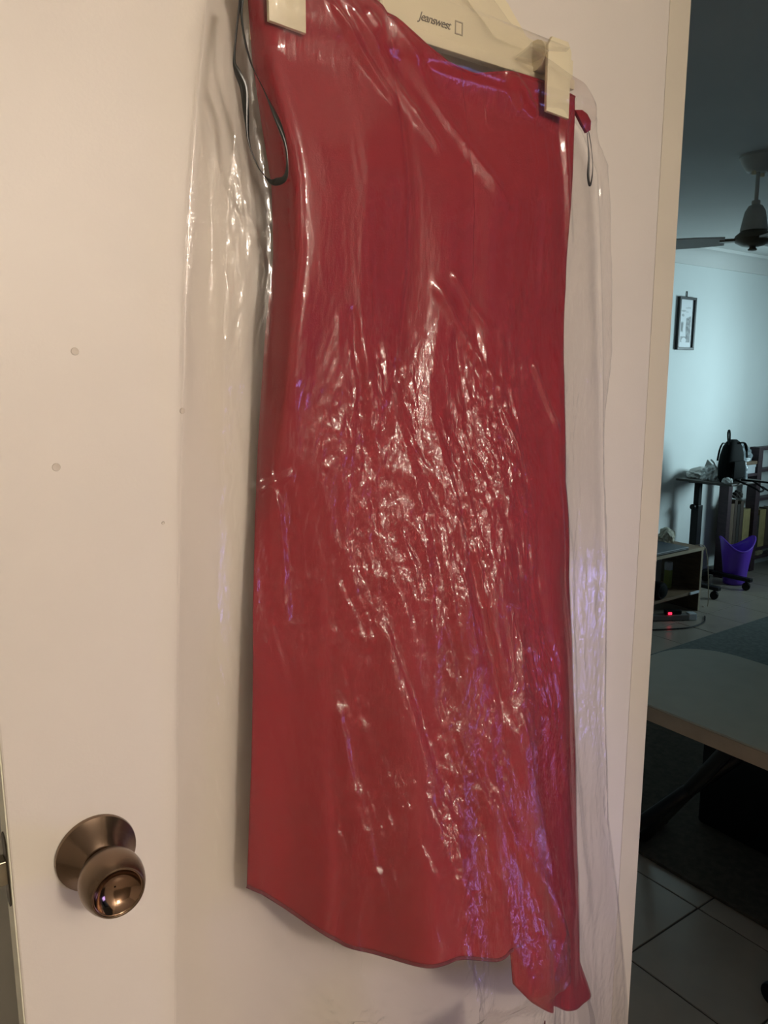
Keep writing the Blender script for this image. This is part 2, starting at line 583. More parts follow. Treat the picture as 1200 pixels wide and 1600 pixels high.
for o in (rose, knob):
    o.location = (0.147, 0.0, KZ)
    o.rotation_euler = (R(90), 0, 0)
lp = obj('latch_plate', prism([(0.008 + 0.0185, KZ - 0.032 + 0.0), (0.0275, KZ - 0.028), (0.0275, KZ + 0.028), (0.0225, KZ + 0.033), (0.0135, KZ + 0.033),
                               (0.0085, KZ + 0.028), (0.0085, KZ - 0.028), (0.0135, KZ - 0.033), (0.0225, KZ - 0.033)], 0.0768, 0.0782, 'x'), M_DARKSTEEL, door)
obj('latch_bolt', prism([(0.0768, 0.0115), (0.0655, 0.0115), (0.0635, 0.0135), (0.0725, 0.0245), (0.0768, 0.0245)], KZ - 0.011, KZ + 0.011, 'z', 0.0008), M_STEEL, lp)
for (px, py, r) in ((117, 549, 0.0032), (88, 730, 0.0034), (285, 642, 0.0026), (255, 817, 0.0015)):
    p = at(px, py, 0)
    obj('filled_nail_hole', lathe([(r, 0.0), (r * 0.9, 0.0007), (r * 0.55, 0.0004), (0.0002, 0.0002)], 14,
                                  Matrix.Translation((p.x, 0, p.z)) @ Matrix.Rotation(R(90), 4, 'X')), M_FILLER, door, True)

# lamp of the near room
lamp = thing('ceiling_lamp', 'round opal ceiling lamp above the near room, behind the camera', 'lamp', (LAMP_POS[0], LAMP_POS[1], CZ))
obj('lamp_stem', lathe([(0.012, -0.02), (0.012, LAMP_POS[2] + LAMP_RADIUS - CZ), (0.001, LAMP_POS[2] + LAMP_RADIUS - CZ)], 14), M_FANW, lamp, True)
obj('lamp_base', lathe([(0.08, 0.0), (0.085, -0.012), (0.07, -0.025), (0.002, -0.025)], 32), M_FANW, lamp, True)
prof = [(max(LAMP_RADIUS * math.sin(a), 0.001), LAMP_POS[2] - CZ + LAMP_RADIUS * math.cos(a)) for a in [R(12) + R(168) * k / 14 for k in range(15)]]
obj('lamp_shade', lathe(prof, 24), emit('lamp_glow', LAMP_COLOR, LAMP_STRENGTH), lamp, 'all')

# ------------------------------------------------------------------ hanger
YH = -0.029
hang = thing('clothes_hanger', 'cream plastic clip hanger with grey script print holding the red dress', 'hanger', (0, 0, 0))
pa, pb = at(428, 20, YH), at(868, 120, YH)
zb = at(700, 83, YH).z          # lower edge of the bar
xl_, xr_ = at(440, 10, YH).x, at(880, 120, YH).x
xc = (xl_ + xr_) / 2
prof_top = [(xl_ - 0.012, zb + 0.030), (xl_ + 0.06, zb + 0.036), (xc - 0.085, zb + 0.062), (xc - 0.045, zb + 0.085), (xc - 0.015, zb + 0.10),
            (xc + 0.015, zb + 0.10), (xc + 0.045, zb + 0.085), (xc + 0.085, zb + 0.062), (xr_ - 0.06, zb + 0.036), (xr_ + 0.012, zb + 0.030)]
pts = [(xr_ + 0.012, zb + 0.008), (xl_ - 0.012, zb + 0.008)] + prof_top
obj('hanger_body', prism(pts, YH - 0.003, YH + 0.003, 'y', 0.001), M_CREAM, hang)
obj('hanger_bar', box(xl_ - 0.014, xr_ + 0.014, YH - 0.005, YH + 0.005, zb, zb + 0.011, 0.002), M_CREAM, hang, True)
obj('hanger_rib', box(xc - 0.075, xc - 0.070, YH - 0.0055, YH + 0.0, zb + 0.01, zb + 0.06, 0.001), M_CREAM, hang)
hk = [(xc, YH, zb + 0.09), (xc, YH, zb + 0.13), (xc, YH + 0.002, 2.02), (xc, -0.012, 2.046), (xc, 0.018, 2.052), (xc, 0.042, 2.045), (xc, 0.048, 2.02)]
obj('hanger_hook', tube(hk, 0.002, 8, 6), M_CHROME, hang, True)
for (p, s) in ((at(448, 46, -0.052), 0), (at(869, 182, -0.052), 1)):
    cl = obj('clip', prism([(p.x - 0.0170, p.z + 0.002), (p.x + 0.0170, p.z), (p.x + 0.0175, zb + 0.025), (p.x + 0.012, zb + 0.034),
                            (p.x - 0.012, zb + 0.034), (p.x - 0.0175, zb + 0.025)], -0.0545, -0.050, 'y', 0.001), M_CREAM, hang, True)
    obj('clip_back', box(p.x - 0.016, p.x + 0.016, YH + 0.010, YH + 0.014, p.z, zb + 0.02, 0.001), M_CREAM, cl)
    obj('clip_hinge', tube([(p.x - 0.018, -0.036, zb + 0.020), (p.x + 0.018, -0.036, zb + 0.020)], 0.015, 14), M_CREAM, cl, True)
# script print
cu = bpy.data.curves.new('hanger_print', 'FONT')
cu.body = 'Jeanswest'
cu.size = 0.0108
cu.shear = 0.35
cu.space_character = 0.9
cu.extrude = 0.0002
to = bpy.data.objects.new('tmp', cu)
COL.objects.link(to)
dg = bpy.context.evaluated_depsgraph_get()
dg.update()
tme = bpy.data.meshes.new_from_object(to.evaluated_get(dg))
bpy.data.objects.remove(to, do_unlink=True)
p = at(654, 30, YH - 0.0035)
M4 = Matrix.Translation((p.x, YH - 0.0035, p.z)) @ Matrix.Rotation(R(90), 4, 'X')
tme.transform(M4)
tme.materials.clear()
t = obj('printed_script', tme, M_INK, hang)
p = at(717, 44, YH - 0.0033)
bm = bmesh.new()
for (a, b, c, d) in ((-.0048, .0048, .0050, .0060), (-.0048, .0048, -.0060, -.0050), (-.0048, -.0038, -.005, .005), (.0038, .0048, -.005, .005)):
    add_box(bm, p.x + a, p.x + b, YH - 0.0038, YH - 0.0028, p.z + c, p.z + d)
obj('embossed_square', bm, M_SQUARE, hang)

# ------------------------------------------------------------------ dress
YM = -0.045


def ym(u, z):
    """how far the two dress layers' seam edge stands off the door"""
    return 0.020 + 0.012 * sstep(1.40, 1.68, z) + 0.048 * np.clip(u, 0, 1) ** 1.5 * sstep(1.60, 1.25, z)


def curve_xz(pix, y=None, u=0.0):
    P = []
    for a, b in pix:
        yy = y if y is not None else -0.04
        for _ in range(1 if y is not None else 12):
            p = at(a, b, yy)
            if y is None:
                yy = -0.014 - 0.022 * float(sstep(1.70, 1.76, p.z)) if u == 'bag' else -float(ym(u, p.z))
        P.append(p)
    return np.array([p.x for p in P]), np.array([p.z for p in P])


LX, LZ = curve_xz([(372, -60), (386, 0), (394, 100), (409, 200), (424, 290), (427, 400), (414, 520), (408, 640), (402, 780), (392, 950), (386, 1150), (380, 1392), (378, 1500)], None, 0.0)
RX, RZ = curve_xz([(892, 60), (893, 185), (890, 300), (882, 450), (879, 600), (880, 750), (886, 900), (891, 1000), (893, 1150), (894, 1300), (897, 1490), (924, 1566), (940, 1640)], None, 1.0)
fl = lambda z: np.interp(-np.asarray(z), -LZ, LX)
frr = lambda z: np.interp(-np.asarray(z), -RZ, RX)


def u_of(x, z):
    a, b = fl(z), frr(z)
    return (x - a) / (b - a)


def bulge(u, z):
    u = np.clip(u, 0, 1)
    k = sstep(1.46, 1.28, z)
    b = np.interp(-z, [-1.85, -1.76, -1.71, -1.64, -1.55, -1.42, -1.30, -1.10, -0.96, -0.83, -0.6], [0.007, 0.010, 0.018, 0.030, 0.032, 0.033, 0.052, 0.090, 0.114, 0.130, 0.138])
    c = 0.035
    top = np.where(u < c, 1 - np.abs((c - u) / c) ** 3.0, 1 - 0.62 * np.abs((u - c) / (1 - c)) ** 1.1 - 0.38 * np.abs((u - c) / (1 - c)) ** 8)
    c = 0.55
    low = np.where(u < c, 1 - np.abs((c - u) / c) ** 2.4, 1 - 0.85 * np.abs((u - c) / (1 - c)) ** 1.25 - 0.15 * np.abs((u - c) / (1 - c)) ** 6)
    return b * (top * (1 - k) + low * k)


US = 0.60          # where the side drape begins


def dress_front(u, z):
    """distance of the front cloth from the door"""
    low = sstep(1.45, 0.95, z)
    f = ym(u, z) + bulge(u, z)
    f = f + low * (0.006 * np.sin(u * 21 + 1.5 * z) + 0.004 * np.sin(u * 37 + 2.0))
    f = f - 0.006 * np.exp(-((u - US) / 0.03) ** 2) * sstep(1.62, 1.35, z)
    f = f - 0.004 * np.exp(-((u - 0.36) / 0.012) ** 2) * sstep(1.30, 1.50, z)
    f = f - 0.004 * np.exp(-((u - 0.17) / 0.02) ** 2) * sstep(1.4, 1.1, z)
    f = f + 0.004 * vnoise(u * 6, z * 5, 3) + 0.0015 * vnoise(u * 15, z * 9, 5)
    return f


def uz_table(pix):
    """fraction across and height of the points where the front cloth shows at those pixels"""
    U_, Z_ = [], []
    for a, b in pix:
        y = YM - 0.03
        for _ in range(25):
            p = at(a, b, y)
            uu = float(np.clip(u_of(p.x, p.z), 0, 1))
            y = 0.6 * y + 0.4 * -float(dress_front(np.array(uu), np.array(p.z)))
        U_.append(uu)
        Z_.append(p.z)
    return np.array(U_), np.array(Z_)


TU, TZ = uz_table([(384, -70), (425, -40), (455, -12), (500, -34), (556, -24), (590, 4), (640, 47), (700, 98), (740, 117), (800, 113), (850, 128), (893, 150)])
BU, BZ = uz_table([(380, 1386), (410, 1394), (480, 1440), (540, 1476), (600, 1492), (690, 1506), (740, 1497), (777, 1500)])
TU[0], TU[-1] = 0.0, 1.0
BU[0] = 0.0
for _ in range(6):
    US = float(np.mean([uz_table([(793, y_)])[0][0] for y_ in (1300, 1450)]))


def panel(name, u0, u1, ztop, zbot, nu, nv, fy, m, parent, thick=0.0012):
    uu = np.linspace(u0, u1, nu)
    U = np.tile(uu, (nv, 1))
    V = np.tile(np.linspace(0, 1, nv)[:, None], (1, nu))
    Z = ztop(U) * (1 - V) + zbot(U) * V
    X = fl(Z) + (frr(Z) - fl(Z)) * U
    Y = fy(U, Z, V)
    me = grid_mesh(name, X, Y, Z)
    o = obj(name, me, m, parent, 'all')
    if thick:
        md_ = o.modifiers.new('cloth', 'SOLIDIFY')
        md_.thickness = thick
        md_.offset = 0
    return o


dress = thing('dress', 'sleeveless dark red dress with uneven hem hanging inside clear film', 'dress', (0, 0, 0))
tz = lambda U: np.interp(U, TU, TZ)
bz = lambda U: np.interp(U, BU, BZ)
panel('dress_front', 0.0, US + 0.03, tz, lambda U: np.interp(U, BU, BZ), 150, 220, lambda U, Z, V: -dress_front(U, Z), M_DRESS, dress)
SU, SZ = uz_table([(790, 1500), (800, 1535), (830, 1566), (880, 1578), (924, 1564)])
SU[-1] = 1.0
side = panel('side_drape', US, 1.0, tz, lambda U: np.interp(U, SU, SZ), 60, 220,
             lambda U, Z, V: -dress_front(U, Z) + 0.004 * sstep(US + 0.04, US, U), M_DRESS, dress)
panel('dress_back', 0.045, 0.97, lambda U: tz(U) - 0.004 - 0.035 * sstep(0.3, 0.5, U) * sstep(0.95, 0.85, U), lambda U: np.interp(U, [0, .2, .74, .78, 1], [BZ[0] + .01, BZ[2] + .03, BZ[-1] + .02, SZ[1], SZ[-1] + .01]), 60, 60,
      lambda U, Z, V: -ym(U, Z) + 0.010 * (1 - np.abs(2 * U - 1) ** 3), M_DRESSIN, dress)
# darker inner tail that drops below the hem at the right
IU, IZ = uz_table([(778, 1490), (784, 1640), (850, 1650), (862, 1560)])
panel('inner_tail', US - 0.005, US + 0.13, lambda U: np.full_like(U, 0.75), lambda U: np.interp(U, [US, US + .06, US + .13], [0.44, 0.43, 0.47]), 24, 40,
      lambda U, Z, V: -dress_front(U, Z) + 0.012, M_DRESSIN, dress)
# rolled hem and neckline
for nm, pix_u, fz, rr, mm in (('hem', np.linspace(0.0, US, 60), bz, 0.0022, M_DRESSIN), ('neckline', np.linspace(0.15, 1.0, 50), tz, 0.0015, M_DRESS)):
    z = fz(pix_u)
    x = fl(z) + (frr(z) - fl(z)) * pix_u
    y = -dress_front(pix_u, z)
    obj(nm, tube([(a, b, c) for a, b, c in zip(x, y, z)], rr, 6), mm, dress, True)
# back corner with the right strap end
c = [at(a, b, -0.036) for a, b in ((896, 172), (908, 172), (916, 178), (922, 190), (921, 204), (915, 208), (909, 196))]
obj('armhole_edge', prism([(p.x, p.z) for p in c], -0.038, -0.034, 'y', 0.001), M_DRESS, dress, True)


def ribbon(pix, ys, wd, parent, m=M_RIBBON):
    P = catmull([at(a, b, y) for (a, b), y in zip(pix, ys)], 8)
    n = len(P)
    bm = bmesh.new()
    prev = None
    for i, p in enumerate(P):
        t = (P[min(i + 1, n - 1)] - P[max(i - 1, 0)]).normalized()
        tw = 0.9 * math.sin(i * 0.11 + 0.6)
        nrm = Vector((math.sin(tw), -math.cos(tw), 0))
        s = t.cross(nrm).normalized() * wd * (0.75 + 0.45 * math.cos(i * 0.16))
        k = nrm * 0.0003
        cur = [bm.verts.new(p + s + k), bm.verts.new(p - s + k), bm.verts.new(p - s - k), bm.verts.new(p + s - k)]
        if prev:
            for a in range(4):
                bm.faces.new((prev[a], prev[(a + 1) % 4], cur[(a + 1) % 4], cur[a]))
        prev = cur
    return obj('hanging_loop', bm, m, parent, 'all')


lo = [(380, -30), (374, 10), (369, 55), (366, 95), (371, 112), (381, 138), (385, 180), (389, 222), (402, 258), (416, 277), (430, 284),
      (445, 278), (449, 255), (445, 222), (431, 182), (412, 140), (393, 100), (381, 55), (377, 10), (382, -25)]
ribbon(lo, [-0.052] * 9 + [-0.056, -0.062, -0.070, -0.074, -0.074, -0.070, -0.062, -0.056, -0.052, -0.05, -0.05], 0.0027, dress)['label'] = 'black satin loop at the left armhole'
lo2 = [(917, 196), (921, 212), (925, 240), (926, 268), (922, 290), (919, 275), (920, 245), (918, 215), (916, 198)]
ribbon(lo2, [-0.037] * 5 + [-0.034] * 4, 0.0012, dress)['label'] = 'black satin loop at the right armhole'

# ------------------------------------------------------------------ clear garment bag
BLX, BLZ = curve_xz([(345, -120), (336, -40), (330, 0), (318, 120), (304, 300), (297, 450), (291, 700), (286, 1000), (284, 1300), (281, 1600), (280, 1800)], -0.02)
BRX, BRZ = curve_xz([(640, -150), (700, -60), (745, 0), (775, 40), (790, 62), (800, 84), (818, 94), (850, 95), (880, 96), (892, 116), (903, 150), (927, 200), (938, 270), (942, 350), (946, 500), (949, 700), (953, 900),
                     (951, 1100), (955, 1280), (970, 1400), (984, 1560), (988, 1700), (990, 1900)], None, 'bag')
o_ = np.argsort(-BRZ)
BRX, BRZ = BRX[o_], BRZ[o_]
NU, NV = 430, 860
zs = np.linspace(2.0, 0.36, NV)
bl = np.interp(-zs, -BLZ, BLX)
br = np.interp(-zs, -BRZ, BRX)
# left shoulder of the bag closes towards the hanger neck above the frame
bl = np.where(zs > 1.86, np.interp(zs, [1.86, 2.0], [bl[np.argmin(abs(zs - 1.86))], xc - 0.03]), bl)
br = np.maximum(br, xc + 0.03)
u = np.linspace(0, 1, NU)
u = 0.5 - 0.5 * np.cos(np.pi * (0.08 + 0.84 * u))
u = (u - u[0]) / (u[-1] - u[0])
BX = bl[:, None] + (br - bl)[:, None] * u[None, :]
BZg = np.tile(zs[:, None], (1, NU))
du = u_of(BX, BZg)
inside = sstep(-0.03, 0.03, du) * sstep(1.03, 0.97, du)
zt = np.interp(np.clip(du, 0, 1), TU, TZ)
zb_ = np.where(du < US, np.interp(np.clip(du, 0, 1), BU, BZ), np.interp(np.clip(du, 0, 1), SU, SZ))
ext = dress_front(np.clip(du, 0, 1), np.clip(BZg, 0.45, 1.85))
topm = sstep(1.36, 1.50, BZg)
base0 = 0.026 + 0.010 * topm
base = base0 + (ext - base0) * inside
hz = sstep(2.0, 1.8, BZg)
base = np.where(BZg > zt, np.maximum(base * 0.0 + 0.056, 0.026), base)          # over the hanger
below = sstep(0.0, 0.25, zb_ - BZg)
base = base * (1 - 0.35 * below)
base = np.maximum(base, np.where((BZg > 1.73) & (BZg < 1.84) & (BX > xl_ - 0.03) & (BX < xr_ + 0.03), 0.060, 0.0))


def blur(A, r, it=3):
    for _ in range(it):
        for ax in (0, 1):
            k = np.ones(2 * r + 1) / (2 * r + 1)
            p_ = np.pad(A, [(r, r) if ax == i else (0, 0) for i in (0, 1)], mode='edge')
            cs = np.cumsum(p_, axis=ax)
            z0 = np.zeros_like(np.take(cs, [0], axis=ax))
            cs = np.concatenate([z0, cs], axis=ax)
            n_ = A.shape[ax]
            A = (np.take(cs, np.arange(2 * r + 1, 2 * r + 1 + n_), axis=ax) - np.take(cs, np.arange(0, n_), axis=ax)) / (2 * r + 1)
    return A


sm = np.maximum(blur(base, 16) * (1 - topm) + blur(base, 6) * topm, blur(base, 3))
# close to the back sheet at both edges
ed = np.minimum(u, 1 - u)[None, :] * (br - bl)[:, None]
edge = sstep(0, 0.030 - 0.008 * topm, ed)
# how crumpled the film is, region by region
px_mask = sstep(-0.10, 0.06, du) * sstep(0.90, 0.74, du)
crk = px_mask * sstep(1.60, 1.36, BZg) * sstep(0.48, 0.66, BZg)
crk = crk * (0.45 + 0.55 * sstep(0.06, 0.22, du))
crk = np.maximum(crk, 0.45 * sstep(-0.02, -0.12, du))
crk = np.maximum(crk, 0.30 * sstep(0.95, 1.05, du))
crk = np.maximum(crk, 0.14)
wx = BX + 0.012 * vnoise(BX * 14, BZg * 9, 21) + 0.10 * (BZg - 1.0) * (BX - 0.55)
wz = BZg + 0.03 * vnoise(BX * 9, BZg * 7, 22)
n1 = ridged(wx * 19, wz * 4.0, 1)
n2 = ridged(wx * 50, wz * 9, 2)
n3 = ridged((wx + 0.16 * wz) * 115, (wz - 0.2 * wx) * 21, 4)
n4 = ridged((wx - 0.2 * wz) * 240, (wz + 0.4 * wx) * 58, 6)
var = 0.5 + 0.5 * vnoise(BX * 11, BZg * 7, 9)
n0 = vnoise(BX * 9 + 3 * BZg, BZg * 5.5, 51) + 0.5 * vnoise(BX * 20, BZg * 12, 52)
n5 = np.abs(vnoise((wx + 0.5 * wz) * 60, (wz - 0.5 * wx) * 50, 12))
rough_ = 1 + 1.3 * sstep(1.16, 0.96, BZg) * sstep(0.84, 0.66, du) * sstep(0.08, 0.22, du)
calm = sstep(0.36, 0.44, du) * sstep(0.84, 0.74, du) * sstep(1.10, 1.02, BZg)
sm = sm + 0.026 * sstep(0.12, 0.32, du) * sstep(0.98, 0.60, du) * sstep(1.10, 0.84, BZg) * sstep(0.79, 0.85, BZg)
disp = crk * (1 - 0.45 * calm) * (rough_ * (1 - calm) + 0.8 * calm) * (0.0060 * n0 + 0.0036 * n1 + 0.0019 * n2 * (0.3 + var) + 0.0017 * n3 * (0.3 + var) + 0.0012 * n4 * (0.3 + var) + 0.0011 * n5)


def fold(p0, p1, wd, a):
    """a long soft pleat from pixel p0 to p1"""
    A, B = at(*p0, -0.07), at(*p1, -0.07)
    dx, dz = B.x - A.x, B.z - A.z
    L2 = dx * dx + dz * dz
    t_ = ((BX - A.x) * dx + (BZg - A.z) * dz) / L2
    tt = np.clip(t_, 0, 1)
    d_ = np.hypot(BX - A.x - tt * dx, BZg - A.z - tt * dz)
    return a * np.exp(-(d_ / wd) ** 2) * sstep(-0.02, 0.12, t_) * sstep(1.02, 0.8, t_)


for f in (((515, -10), (640, 165), 0.004, 0.004), ((535, -20), (720, 250), 0.006, 0.004), ((575, 10), (600, 45), 0.005, 0.004), ((600, 0), (820, 330), 0.007, 0.003),
          ((798, 108), (862, 175), 0.004, 0.006), ((800, 112), (835, 165), 0.003, 0.005), ((690, 430), (800, 640), 0.006, 0.004), ((640, 560), (600, 700), 0.006, -0.006),
          ((720, 420), (780, 520), 0.004, 0.003), ((560, 470), (585, 740), 0.005, -0.005), ((640, 580), (690, 900), 0.006, -0.005), ((850, 560), (885, 680), 0.004, 0.003),
          ((455, 770), (470, 1000), 0.005, 0.005), ((585, 900), (640, 1240), 0.006, -0.006), ((700, 700), (725, 1120), 0.006, -0.006), ((520, 1080), (545, 1350), 0.005, 0.006),
          ((680, 1180), (800, 1440), 0.009, 0.005), ((740, 1440), (800, 1400), 0.003, 0.004), ((925, 830), (930, 1200), 0.008, 0.006), ((900, 1000), (960, 1500), 0.010, 0.006),
          ((345, 60), (335, 700), 0.010, 0.006), ((312, 300), (300, 1200), 0.006, 0.004), ((370, 330), (335, 1300), 0.012, 0.004), ((420, 780), (480, 740), 0.004, 0.004),
          ((400, 1420), (520, 1560), 0.008, 0.005), ((560, 1520), (640, 1640), 0.008, 0.004), ((330, 1250), (345, 1600), 0.010, 0.006), ((905, 150), (925, 400), 0.006, 0.005)):
    disp = disp + fold(*f)
H = sm + 0.004 + disp
H = 0.010 + (H - 0.010) * edge
dmin = np.where((du > 0) & (du < 1) & (BZg < zt) & (BZg > zb_), ext + 0.002, 0.008)
H = np.maximum(H, dmin * edge)
H = np.maximum(H, 0.006)
bag = thing('garment_bag', 'crumpled clear film garment bag draped over the red dress on the door', 'garment bag', (0, 0, 0))
bag_me = grid_mesh('front_sheet', BX, -H, BZg)
a_ = bag_me.attributes.new('crinkle', 'FLOAT', 'POINT')
a_.data.foreach_set('value', (0.04 + 0.34 * np.clip(crk, 0, 1)).reshape(-1).astype(np.float32))
obj('front_sheet', bag_me, M_FILM, bag, 'all')
sl = slice(None, None, 4)
BXb, BZb = BX[sl, :][:, ::3], BZg[sl, :][:, ::3]
eb = edge[sl, :][:, ::3]
Hb = 0.0045 + 0.0045 * eb + 0.0025 * ridged(BXb * 22, BZb * 3.5, 31) * eb + 0.001 * ridged(BXb * 50, BZb * 9, 32) * eb
bk_me = grid_mesh('back_sheet', BXb, -np.maximum(Hb, 0.003), BZb)
a_ = bk_me.attributes.new('crinkle', 'FLOAT', 'POINT')
a_.data.foreach_set('value', np.full(BXb.size, 0.15, np.float32))
obj('back_sheet', bk_me, M_FILMB, bag, 'all')

# ------------------------------------------------------------------ near table in the living room
TZt = 0.74
tb = thing('work_table', 'grey topped table with rounded corner and beige edge beside the doorway', 'table', (0, 0, 0))
x0, x1, y1 = 1.398, 1.852, 0.512
def rounded(x0, x1, ya, yb, r, n=8):
    pts = [(x0, ya), (x1, ya)]
    pts += [(x1 - r + r * math.cos(R(90) * k / n), yb - r + r * math.sin(R(90) * k / n)) for k in range(n + 1)]
    r2 = r * 0.6
    pts += [(x0 + r2 - r2 * math.sin(R(90) * k / n), yb - r2 + r2 * math.cos(R(90) * k / n)) for k in range(n + 1)]
    return pts
obj('table_top', prism(rounded(x0 + 0.004, x1 - 0.004, -0.95, y1 - 0.004, 0.13), TZt - 0.03, TZt, 'z', 0.002), M_TOP, tb)
obj('edge_band', prism(rounded(x0, x1, -0.955, y1, 0.134), TZt - 0.036, TZt - 0.004, 'z', 0.003), M_EDGEBAND, tb)
for (a, b) in (((1.47, 0.15, TZt - 0.036), (1.955, 0.695, 0.016)), ((1.80, 0.15, TZt - 0.036), (1.46, 0.695, 0.016)),
               ((1.47, -0.55, TZt - 0.036), (1.955, -0.93, 0.016)), ((1.80, -0.55, TZt - 0.036), (1.46, -0.93, 0.016))):
    obj('leg', tube([a, b], 0.017, 10), M_BLACK, tb, True)
for y in (0.70, -0.935):
    obj('foot_bar', tube([(1.44, y, 0.030), (2.08, y + 0.01, 0.030)], 0.018, 10), M_BLACK, tb, True)
obj('stay_rod', tube([(1.47, 0.15, TZt - 0.05), (1.47, -0.55, TZt - 0.05)], 0.006, 8), M_DARKSTEEL, tb, True)

# black crate under it
cr = thing('storage_crate', 'black storage crate on the dark rug beneath the grey topped table', 'crate', (0, 0, 0))
obj('crate_body', box(2.18, 2.65, -0.60, 0.655, 0.012, 0.41, 0.012), M_BLACK, cr, True)
obj('crate_lid', box(2.172, 2.658, -0.61, 0.665, 0.41, 0.44, 0.008), M_BLACK, cr, True)
for k in range(3):
    obj('crate_rib', box(2.172, 2.182, -0.40 + k * 0.36, -0.37 + k * 0.36, 0.05, 0.40, 0.002), M_BLACKFAB, cr)
rg = obj('floor_mat', box(1.889, 2.95, -0.75, 1.45, 0.0005, 0.011, 0.003), M_MAT)
tag(rg, 'dark brown flat rug on the tiles beneath the grey topped table', 'rug')
rg = obj('area_rug', box(2.99, 5.4, -0.1, 1.715, 0.0005, 0.013, 0.003), M_RUG)
tag(rg, 'grey rug on the far tiles in front of the purple bin', 'rug')

# swivel chair pushed under the table: one castor shows
CX, CY = 1.80, -0.115
ch = thing('swivel_chair', 'black swivel chair pushed under the grey topped table, castor at the right edge', 'chair', (CX, CY, 0))
a0 = math.atan2(0.232, -0.13)
for k in range(5):
    a = a0 + k * 2 * math.pi / 5
    d = Vector((math.cos(a), math.sin(a), 0))
    lg = obj('leg', tube([d * 0.03 + Vector((0, 0, 0.10)), d * 0.25 + Vector((0, 0, 0.072))], [0.022, 0.016, 0.014], 8), M_BLACK, ch, True)
    Mw = Matrix.Translation(d * 0.265 + Vector((0, 0, 0.026))) @ Matrix.Rotation(a + R(50), 4, 'Z') @ Matrix.Rotation(R(90), 4, 'Y')
    bm = lathe([(0.008, -0.022), (0.024, -0.021), (0.026, -0.016), (0.026, -0.005), (0.02, -0.003), (0.02, 0.003), (0.026, 0.005), (0.026, 0.016), (0.024, 0.021), (0.008, 0.022)], 20, Mw)
    obj('castor', bm, M_BLACK, lg, True)
obj('gas_column', lathe([(0.035, 0.07), (0.035, 0.12), (0.024, 0.13), (0.024, 0.40), (0.001, 0.40)], 16), M_BLACK, ch, True)
obj('seat', box(-0.22, 0.22, -0.21, 0.19, 0.40, 0.46, 0.025), M_BLACKFAB, ch, True)

# ------------------------------------------------------------------ far wall: hanging picture
pw, ph = 0.188, 0.348
pic = thing('wall_picture', 'narrow black framed ink landscape print hanging on the far wall', 'picture', (4.731, YW, 1.821))
fr_ = 0.017
bm = bmesh.new()
for (a, b, c_, d_) in ((-pw / 2, pw / 2, ph / 2 - fr_, ph / 2), (-pw / 2, pw / 2, -ph / 2, -ph / 2 + fr_),
                       (-pw / 2, -pw / 2 + fr_, -ph / 2 + fr_, ph / 2 - fr_), (pw / 2 - fr_, pw / 2, -ph / 2 + fr_, ph / 2 - fr_)):
    add_box(bm, a, b, -0.022, -0.002, c_, d_, 0.0015)
obj('picture_frame', bm, M_FRAME, pic)
nx, nz = 60, 130
gx, gz = np.meshgrid(np.linspace(0, 1, nx), np.linspace(1, 0, nz))
me = grid_mesh('print', (gx - 0.5) * (pw - 2 * fr_), np.full_like(gx, -0.009), (gz - 0.5) * (ph - 2 * fr_))
ink = np.full_like(gx, 0.80)
def blob(cx, cz, rx, rz, a):
    global ink
    d = ((gx - cx) / rx) ** 2 + ((gz - cz) / rz) ** 2 + 0.5 * vnoise(gx * 9 + cx * 30, gz * 24, 40)
    ink = ink - a * sstep(1.0, 0.45, d)
blob(0.62, 0.83, 0.22, 0.022, 0.22)
blob(0.30, 0.765, 0.22, 0.022, 0.36)
blob(0.55, 0.745, 0.16, 0.012, 0.22)
blob(0.28, 0.675, 0.15, 0.030, 0.34)
right = sstep(0.0, 0.03, (gx - 0.50 - 0.05 * vnoise(gx * 3, gz * 14, 41))) * sstep(0.88, 0.84, gx) * sstep(0.0, 0.04, 0.60 + 0.16 * (gx - 0.45) - gz + 0.02) * sstep(0.10, 0.12, gz)
ink = ink - right * (0.50 + 0.12 * vnoise(gx * 18, gz * 30, 42))
left = sstep(0.34, 0.27, gx + 0.04 * vnoise(gx * 3, gz * 18, 43)) * sstep(0.14, 0.17, gx) * sstep(0.56, 0.50, gz) * sstep(0.30, 0.36, gz)
ink = ink - left * 0.55
gate = sstep(0.15, 0.18, gx) * sstep(0.86, 0.82, gx) * sstep(0.24, 0.22, gz) * sstep(0.10, 0.12, gz)
hole = sstep(1.15, 0.9, ((gx - 0.42) / 0.17) ** 2 + ((gz - 0.145) / 0.060) ** 2)
ink = np.where(hole > 0.5, 0.80, ink - gate * 0.45 * (1 - right))
ink = np.clip(ink, 0.08, 0.85)
ca = me.attributes.new('ink', 'FLOAT_COLOR', 'POINT')
ca.data.foreach_set('color', np.stack([ink * 0.98, ink, ink * 1.03, np.ones_like(ink)], -1).reshape(-1).astype(np.float32))
mpnt = bpy.data.materials.new('ink_print')
mpnt.use_nodes = True
an = mpnt.node_tree.nodes.new('ShaderNodeAttribute')
an.attribute_name = 'ink'
mpnt.node_tree.links.new(an.outputs['Color'], mpnt.node_tree.nodes['Principled BSDF'].inputs['Base Color'])
mpnt.node_tree.nodes['Principled BSDF'].inputs['Roughness'].default_value = 0.6
obj('print', me, mpnt, pic)
obj('hanging_hook', tube([(0.0, -0.004, 0.212), (0.0, -0.006, 0.20), (-0.002, -0.006, 0.185), (0.0, -0.006, ph / 2 - 0.003)], 0.0035, 8), M_FRAME, pic)

